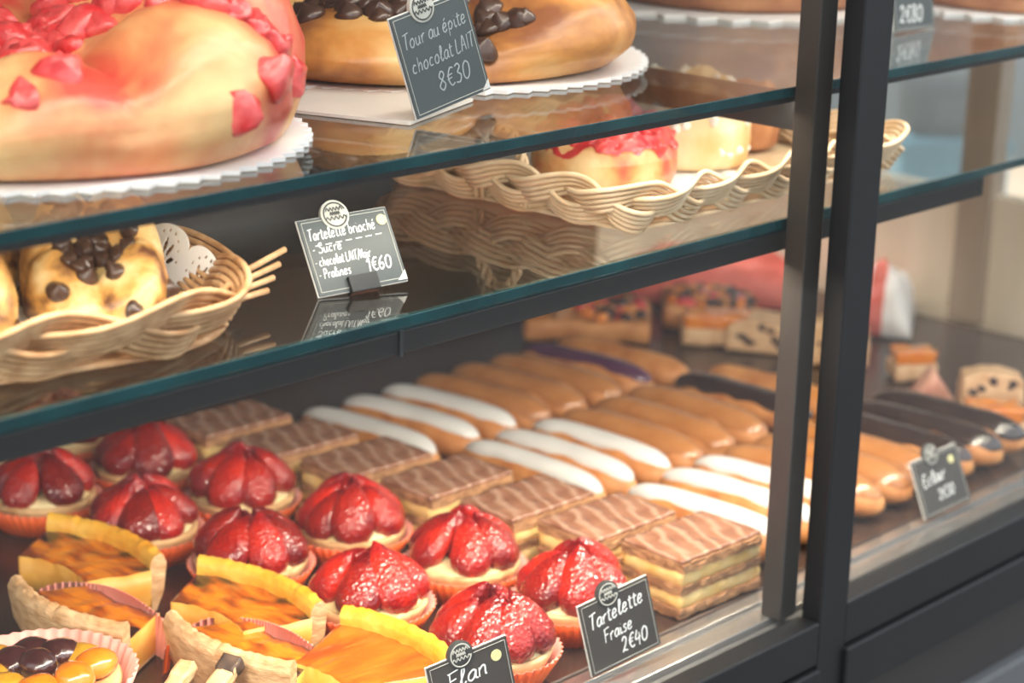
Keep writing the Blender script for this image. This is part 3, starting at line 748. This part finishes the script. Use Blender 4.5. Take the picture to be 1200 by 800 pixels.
# paper doilies, scalloped and punched
def doily(lb, x, y, rz, Rr, nl, curl, z):
    K = nl * 56; NR = 52; r0 = Rr - .034; vs = []; fs = []
    def rad(a):
        f = (a * nl / (2 * PI)) % 1 - .5; return Rr - .010 + .010 * math.sqrt(max(0, 1 - (f * 2) ** 2))
    def hole(a, r):
        f = (a * nl / (2 * PI)) % 1 - .5; u = f * 2 * PI * Rr / nl; w = r - (Rr - .024)
        rho = math.hypot(u, w); th = math.atan2(u, w)
        for k_ in range(-2, 3):
            c_ = k_ * .62; du = u - .0115 * math.sin(c_); dw = w - .0115 * math.cos(c_)
            p = du * math.sin(c_) + dw * math.cos(c_); q = du * math.cos(c_) - dw * math.sin(c_)
            if (p / .0046) ** 2 + (q / .0017) ** 2 < 1: return True
        for k_ in range(-4, 5):
            c_ = k_ * .34
            if (u - .0200 * math.sin(c_)) ** 2 + (w - .0005 - .0200 * math.cos(c_)) ** 2 < .0009 ** 2: return True
        return False
    for j in range(NR + 1):
        for i in range(K):
            a = 2 * PI * i / K; r = r0 + (rad(a) - r0) * j / NR; vs.append(Vector((r * math.cos(a), r * math.sin(a), 0)))
    for j in range(NR):
        for i in range(K):
            a = 2 * PI * (i + .5) / K; r = r0 + (rad(a) - r0) * (j + .5) / NR
            if not hole(a, r): fs.append((j * K + i, j * K + (i + 1) % K, (j + 1) * K + (i + 1) % K, (j + 1) * K + i))
    c0 = len(vs); vs.append(Vector((0, 0, 0)))
    for i in range(K): fs.append((c0, i, (i + 1) % K))
    out = []
    for v in vs:
        p = v.copy()
        if curl:
            p.y *= .62
            dx, dy, thr, rr = curl; d = Vector((dx, dy, 0)); u = p.dot(d) - thr
            if u > 0:
                an = min(u / rr, 1.38); q = rr * math.sin(an); zz = rr * (1 - math.cos(an)); ex = max(0, u - 1.38 * rr)
                p += d * (q + ex * math.cos(1.38) - u); p.z += zz + ex * math.sin(1.38)
        out.append(p)
    m = MB().add(out, fs)
    o = m.build('paper_doily', M['doily']); o.location = (x, y, z); o.rotation_euler = (0, 0, rz)
    md = o.modifiers.new('thickness', 'SOLIDIFY'); md.thickness = .0003
    return tag(o, lb, 'doily')
doily('white punched paper doily curling up beside the chocolate chip brioches', -.5327, .1648, R(-12), .140, 16, (.92, .38, .093, .004), LZ + .0062)
doily('white paper doily lining the pale basket under the praline brioche', -.012, .188, R(7), .100, 12, None, LZ + .0062)
# small brioches
SZ = LZ + .0078
def chip_brioche(lb, x, y, rz, seed):
    t, mb = brioche('brioche', lb, (x, y, SZ), .0395, .041, 4, seed, M['brioche_choc'], rz, .64, .18, 'chocolate chip brioches in the left basket', low=(-130, .55))
    scatter(t, mb, 'chocolate_chip', chips_s, 46, .040, .55, int(seed * 9))
    scatter(t, mb, 'chocolate_chip', chips_s, 16, .041, 1.0, int(seed * 11), 10)
chip_brioche('chocolate chip brioche nearest the white doily scallops in the basket', -.484, .138, R(15), 1.6)
chip_brioche('chocolate chip brioche cut off by left edge of view in the basket', -.578, .143, R(70), 2.7)
chip_brioche('chocolate chip brioche at the rear of the left basket', -.530, .209, R(120), 3.4)
t, mb = brioche('brioche', 'round brioche topped with melted red praline in the pale basket', (-.030, .172, SZ), .050, .044, 3, .4, M['brioche_red'], 0, .72, .05, low=(-135, .14), fine=3)
link('praline_topping', cap(mb, lambda p: p.z > .026 + .009 * noise.noise((p.x * 70, p.y * 70, 2)), .0016, M['praline_glaze'], 'praline_topping', .002), t)
scatter(t, mb, 'praline_piece', prs, 60, .050, .95, 8)
t, mb = brioche('brioche', 'pale brioche sprinkled with white pearl sugar in the pale basket', (.072, .184, SZ), .050, .056, 3, 1.9, M['brioche_sugar'], 0, .78, .06, low=(-135, .12))
scatter(t, mb, 'sugar_grain', sug, 98, .050, 1.0, 9, 18)
t, mb = brioche('brioche', 'brown brioche nearest the mullion in the pale basket', (.149, .192, SZ), .031, .046, 3, 2.9, M['brioche_dark'], 0, .8, .05)

# ------------------------------------------------------------------ price tags
G = {
 'T': ['0,9 6,9.6', '3.2,9.3 2.6,4 2.6,0'], 'a': ['5,4.6 3.4,5.4 1.4,4 1,1.6 2.4,.2 4.2,1.4 5,4.6 5,1 6.2,.2'], 'r': ['.6,5 1.2,0', '1,3 2.4,5 4,5.2'],
 't': ['2,8 1.8,1.4 2.8,.1 4,.6', '.2,5.6 4,6'], 'e': ['.8,2.6 4,3.4 3.8,5.2 2,5.2 .8,3 1.2,.8 2.8,.1 4.8,1.4'], 'l': ['.6,2 2.8,7 2.2,9.2 1.4,7.6 1.4,1.4 2.4,.1 3.8,1.4'],
 'F': ['1,9.4 1.4,0', '0,9.2 5.6,9.8', '1,5 4.4,5.4'], 'i': ['1,5 1.2,.8 2.2,.2 3,1', '1.2,7.4 1.3,7.2'], 's': ['4,5 2,5.2 1.4,3.8 3.4,2.2 3,.4 .8,.4'],
 '2': ['.8,7.4 2.4,9.4 4.4,8 3.6,4.6 1,.6 2,1.4 5.4,.4'], '€': ['5.6,8.4 3.6,9 1.8,6.4 1.8,3 3.6,.4 5.8,1.2', '.6,5.6 4.6,6', '.6,3.8 4.2,4.2'], '4': ['2.4,9 .8,3.8 5.4,4.4', '4.2,7 4,-.6'],
 '0': ['3,9 1,6.8 1,2 3,.2 5,2.4 5,7 3,9'], 'b': ['1,9 1,.6', '1,3 3,5.2 4.8,3.4 4,.8 1.2,.4'], 'o': ['2.6,5.2 .8,3.4 1.2,.6 3.4,.2 4.8,2.6 3.8,5 2.6,5.2'], 'c': ['4.4,4.6 2.6,5.2 1,3 1.6,.6 4.2,.6'],
 'h': ['1,9 1,0', '1,3 3,5.2 4.2,4 4.4,.2'], 'S': ['5,8.6 3,9.6 1.2,7.8 2.4,5.6 4.8,3.6 4.2,.8 1.8,0 .4,1.4'], 'u': ['.8,5 .8,1.4 2.2,.1 4,1.6 4.4,5 4.4,1 5.4,.2'],
 'L': ['1.2,9 1,.4 5,.6'], 'A': ['.4,0 2.6,9.4 5,0', '1.2,3.4 4.4,3.6'], 'I': ['1.4,9 1.4,0'], '/': ['4,10 .4,-1'], 'N': ['.8,0 .8,8.8 4.8,.4 4.8,9'], 'P': ['1.2,9 1,0', '.4,8.8 3.6,9.6 5,7.2 3.4,4.8 1,4.6'],
 'n': ['.8,5 1,0', '1,3.4 2.6,5.2 4,4.4 4.2,.6 5,.2'], '1': ['.6,6.6 2.6,9.2 2.6,0'], '6': ['4.6,9.2 2,6.6 1,2.8 2.6,.2 4.6,1.8 4,4.4 1.4,3.6'], '8': ['3,5 1.2,7.2 3,9.4 4.6,7.4 3,5 .9,2.4 3,.1 5,2.4 3,5'],
 '3': ['1,8.6 3,9.4 4.4,7.6 2.6,5.4 4.8,3.4 3.6,.4 .8,.8'], 'E': ['4.8,9 1.4,8.8 1.2,.4 5,.6', '1.2,4.8 4.2,5'], 'p': ['.8,5 .8,-3.4', '.8,3.4 2.8,5.2 4.6,3 3,.4 .8,1'], '-': ['.6,3.4 3,3.6'],
 'é': ['.8,2.6 4,3.4 3.8,5.2 2,5.2 .8,3 1.2,.8 2.8,.1 4.8,1.4', '2.4,6.8 4,8.2'], ' ': []}
WID = {'i': 3.2, 'l': 4, 't': 4.4, 'I': 2.8, '1': 4, ' ': 3, '-': 4, 'r': 4.4, 's': 4.8, '/': 4.6}
def smooth_line(P, n=6):
    if len(P) < 3: return P
    out = []
    for i in range(len(P) - 1):
        p0 = P[max(i - 1, 0)]; p1 = P[i]; p2 = P[i + 1]; p3 = P[min(i + 2, len(P) - 1)]
        for k_ in range(n):
            t_ = k_ / n
            out.append(tuple(.5 * (2 * p1[a] + (p2[a] - p0[a]) * t_ + (2 * p0[a] - 5 * p1[a] + 4 * p2[a] - p3[a]) * t_ ** 2 + (3 * p1[a] - p0[a] - 3 * p2[a] + p3[a]) * t_ ** 3) for a in (0, 1)))
    out.append(P[-1]); return out
def ribbon(mb, P, w, z):
    """flat pen stroke with rounded ends, slightly raised over the board"""
    n = len(P)
    L_, R_ = [], []
    for i in range(n):
        a = P[max(i - 1, 0)]; b = P[min(i + 1, n - 1)]; dx, dy = b[0] - a[0], b[1] - a[1]; l = math.hypot(dx, dy) or 1
        ww = w * (.75 if i in (0, n - 1) else 1)
        L_.append((P[i][0] - dy / l * ww, P[i][1] + dx / l * ww, z)); R_.append((P[i][0] + dy / l * ww, P[i][1] - dx / l * ww, z))
    mb.grid([L_, [(p[0], p[1], z + .00025) for p in P], R_])
def write(mb, txt, x, y, h, slope, w, z, stretch=1, slant=.14):
    s_ = h / 9; cx = x
    for ch in txt:
        for st in G[ch]:
            P = [tuple(float(q) for q in a.split(',')) for a in st.split()]
            P = smooth_line(P)
            ribbon(mb, [(cx + (px + slant * py) * s_ * stretch, y + py * s_ + (cx + px * s_ - x) * slope) for px, py in P], w, z)
        cx += WID.get(ch, 6) * s_ * stretch
def price_tag(lb, P, yaw, lean, roll, w, h, lines, m=None, dot=None, emblem=.42, clip=False, dash=None, bright=True, corner=False, faint=False):
    m = m or M['slate']
    yaw, lean, roll = R(yaw), R(lean), R(roll)
    W = Vector((math.cos(yaw), math.sin(yaw), 0)); Nn = Vector((-math.sin(yaw), math.cos(yaw), 0)); H = Vector((0, 0, 1)) * math.cos(lean) + Nn * math.sin(lean)
    Wr = W * math.cos(roll) + H * math.sin(roll); Hr = -W * math.sin(roll) + H * math.cos(roll); F = Wr.cross(Hr)
    t = thing('price_tag', lb, 'price tag', P, 0, 'slate price tags')
    t.matrix_world = Matrix.Translation(P) @ Matrix((Wr, Hr, F)).transposed().to_4x4()
    b = MB().box(.0007, w - .0007, .0007, h - .0007, -.0004, .0008, mi=0).box(0, w, 0, h, -.0016, -.0004, mi=1, bev=.0005)
    b.build('board', [m, M['rim']], t, smooth=False)
    bl = MB(); z = .0009
    e = .0024
    for p, q in (((e, e), (w - e, e)), ((w - e, e), (w - e, h - e)), ((w - e, h - e), (e, h - e)), ((e, h - e), (e, e))): ribbon(bl, [p, q], .00028, z)
    bl.build('border_line', M['emblem'], t)
    ex, ey, er = w * emblem, h - .0005, .0088
    em = MB().lathe([(.0002, .0017), (er * .93, .0017), (er, .0014), (er, -.0014), (.0002, -.0016)], 36); em.xf(Matrix.Translation((ex, ey, 0)))
    em_o = em.build('emblem', M['emblem_dark'] if bright is False else M['emblem'], t, angle=30)
    mk = MB(); ring = [(ex + er * .8 * math.cos(a * PI / 18), ey + er * .8 * math.sin(a * PI / 18)) for a in range(-34, 0)]
    ribbon(mk, ring, .00045, .0019)
    for dy, ww in ((.0032, .6), (.0006, .35), (-.0022, .75)):
        zz = [(ex + er * ww * (-1 + k_ / 5), ey + dy + (.0012 if k_ % 2 else -.0009)) for k_ in range(11)]
        ribbon(mk, smooth_line(zz, 3), .00036, .0019)
    mo = mk.build('emblem_marks', M['emblem'] if bright is False else M['emblem_dark'], em_o)
    tx = MB()
    for (s_, x, y, hh, sl, pw, st) in lines: write(tx, s_, x * w, y * h, hh, sl, pw, z, st)
    if dash:
        x0, x1, yy, sl = dash
        for k_ in range(7):
            a = x0 + (x1 - x0) * k_ / 7; ribbon(tx, [(a * w, yy * h + sl * a * w), ((a + (x1 - x0) / 11) * w, yy * h + sl * (a + .05) * w)], .0004, z)
    if tx.v: tx.build('handwriting', M['chalk'] if not faint else M['chalk_faint'], t)
    if dot:
        d = MB().lathe([(.0002, .0013), (dot[2], .0013), (dot[2], .0006)], 28); d.xf(Matrix.Translation((dot[0] * w, dot[1] * h, 0)))
        d.build('sticker', M['dot'], t, angle=30)
    if corner:
        MB().add([(w - .007, .0012, .0011), (w - .0008, .0012, .0011), (w - .0008, .007, .0011)], [(0, 1, 2)]).build('corner_tab', M['rim'], t)
    if clip:
        MB().box(w * .34, w * .66, -.0016, .0085, -.004, .0038, bev=.0007).build('clip', M['clip'], t, smooth=False)
    return t
price_tag('slate price tag with white handwriting Tartelette brioche on the lower shelf', (-.362, .097, .2808), -16.2, 32.1, 3.4, .058, .0461,
  [('Tartelette brioché', .07, .71, .0064, .02, .00036, .66), ('- Sucre', .07, .54, .0056, .02, .00034, .86), ('- chocolat LAIT/Noir', .06, .375, .0054, .02, .00032, .60), ('- Pralines', .06, .215, .0054, .02, .00034, .72), ('1€60', .585, .20, .0078, .02, .00046, .86)],
  dot=(.9, .83, .0032), clip=True, dash=(.12, .9, .635, .02), corner=True)
price_tag('slate price tag reading 8 euros 30 leaning before the big chocolate brioche', (-.282, .102, .3705), -7.4, 10.2, 13.2, .058, .0605,
  [('Tour au épite', .08, .66, .0085, .05, .00038, .78), ('chocolat LAIT', .10, .42, .0085, .05, .00038, .76), ('8€30', .36, .17, .0105, .05, .00045, .9)], corner=True, faint=True)
price_tag('slate price tag reading Tartelette Fraise in front of the strawberry tartlets', (-.1685, .0485, .0012), -12.9, 9.4, 9.9, .058, .0500,
  [('Tartelette', .10, .61, .0098, .08, .00052, .80), ('Fraise', .25, .37, .0085, .08, .00048, .84), ('2€40', .45, .13, .0098, .08, .00052, .86)], m=M['slate_warm'], bright=False)
price_tag('slate price tag reading Eclair in front of the eclairs right of the mullion', (.2325, .0515, .0012), -7, 21.3, 5, .058, .0471,
  [('Eclair', .12, .50, .0095, .05, .0005, .9), ('2€30', .36, .20, .0085, .05, .00045, .9)], m=M['slate_warm'], dot=(.80, .78, .0032), bright=False)
price_tag('slate price tag cut off by top edge right of the mullion, ending in euro 80', (.255, .129, .3705), .8, 11.5, -1.9, .058, .0482,
  [('2€80', .12, .12, .0125, .02, .0007, 1.0)])
price_tag('slate price tag cut off by bottom edge with a pale yellow dot, reading Flan', (-.302, .054, .0012), -15.5, 7.6, 9.4, .058, .0490,
  [('Flan', .20, .58, .0105, .08, .00058, 1.15)], m=M['slate_warm'], dot=(.83, .80, .0036), bright=False)

# ------------------------------------------------------------------ shop beyond the case end
ct = thing('counter', 'pale counter in the shop beyond the end of the case', 'counter', (1.5, .95, FZ))
MB().box(-.32, .5, -.6, .7, 0, .72, bev=.004).build('cabinet', M['cream_wood'], ct, smooth=False)
MB().box(-.34, .52, -.62, .72, .72, .745, bev=.004).build('worktop', M['cream_wood'], ct, smooth=False)
CZ = FZ + .746
t = thing('storage_crate', 'light blue plastic crate on the counter beyond the case', 'crate', (1.41, .765, CZ), R(-45))
MB().box(-.075, .075, -.055, .055, 0, .150, bev=.008).build('body', M['blue'], t, smooth=False)
MB().box(-.079, .079, -.059, .059, .140, .158, bev=.004).build('rim_band', M['blue'], t, smooth=False)
t = thing('card_printer', 'dark machine standing on the blue crate beyond the case', 'machine', (1.41, .765, CZ + .1585), R(-45))
MB().box(-.062, .062, -.05, .05, 0, .075, bev=.012).build('housing', M['dark_plastic'], t, smooth=False)
MB().box(-.03, .03, -.052, -.048, .02, .055, bev=.002).build('screen', M['panel'], t, smooth=False)

# ------------------------------------------------------------------ light
def area(name, loc, rot, sx, sy, power, colr):
    l = bpy.data.lights.new(name, 'AREA'); l.shape = 'RECTANGLE'; l.size = sx; l.size_y = sy; l.energy = power; l.color = colr
    o = bpy.data.objects.new(name, l); col.objects.link(o); o.location = loc; o.rotation_euler = rot; return o
area('case_top_light', (-.25, .065, .622), (0, 0, 0), 1.95, .03, 2.7, (1, .90, .76))
area('light_bar_light', (-.45, .0535, .2566), (R(12), 0, 0), 1.4, .012, 6, (1, .86, .68))
area('shelf_strip_light', (-.30, .0465, .3572), (R(14), 0, 0), 1.7, .005, 1.2, (1, .87, .70))
area('panel_fill_light', (.35, 1.75, 1.75), (0, 0, 0), 1.2, 1.2, 110, (1, .95, .88))  # unseen lamp added to brighten the pale end panel through the open back
w = bpy.data.worlds.new('street_daylight'); scene.world = w; w.use_nodes = True
nt = w.node_tree; bg = nt.nodes['Background']
tc = nt.nodes.new('ShaderNodeTexCoord'); sp = nt.nodes.new('ShaderNodeSeparateXYZ'); rp = nt.nodes.new('ShaderNodeValToRGB')
mr = nt.nodes.new('ShaderNodeMapRange'); mr.inputs[1].default_value = -1; mr.inputs[2].default_value = 1
nt.links.new(tc.outputs['Generated'], sp.inputs[0]); nt.links.new(sp.outputs['Z'], mr.inputs[0]); nt.links.new(mr.outputs[0], rp.inputs[0]); nt.links.new(rp.outputs[0], bg.inputs['Color'])
rp.color_ramp.elements[0].position = .42; rp.color_ramp.elements[0].color = (.10, .10, .10, 1)
rp.color_ramp.elements[1].position = .70; rp.color_ramp.elements[1].color = (1.5, 1.6, 1.7, 1)
bg.inputs['Strength'].default_value = 1.0

# ------------------------------------------------------------------ camera
cam = bpy.data.cameras.new('camera'); co = bpy.data.objects.new('camera', cam); col.objects.link(co)
A = [[0.679721, 0.191455, 0.708043], [-0.732964, 0.213174, 0.646003], [0.027256, 0.958072, -0.285229]]
co.matrix_world = Matrix(((A[0][0], A[0][1], -A[0][2], -1.136), (A[1][0], A[1][1], -A[1][2], -.756), (A[2][0], A[2][1], -A[2][2], .6), (0, 0, 0, 1)))
cam.sensor_fit = 'HORIZONTAL'; cam.sensor_width = 36; cam.lens = 75; cam.clip_start = .05
cam.dof.use_dof = True; cam.dof.focus_distance = 1.26; cam.dof.aperture_fstop = 6.0
scene.camera = co
scene.view_settings.view_transform = 'Standard'; scene.view_settings.look = 'None'
scene.view_settings.gamma = 1; scene.view_settings.use_curve_mapping = False
scene.view_settings.exposure = .5
scene.cycles.transparent_max_bounces = 40; scene.cycles.max_bounces = 10
scene.cycles.use_denoising = True
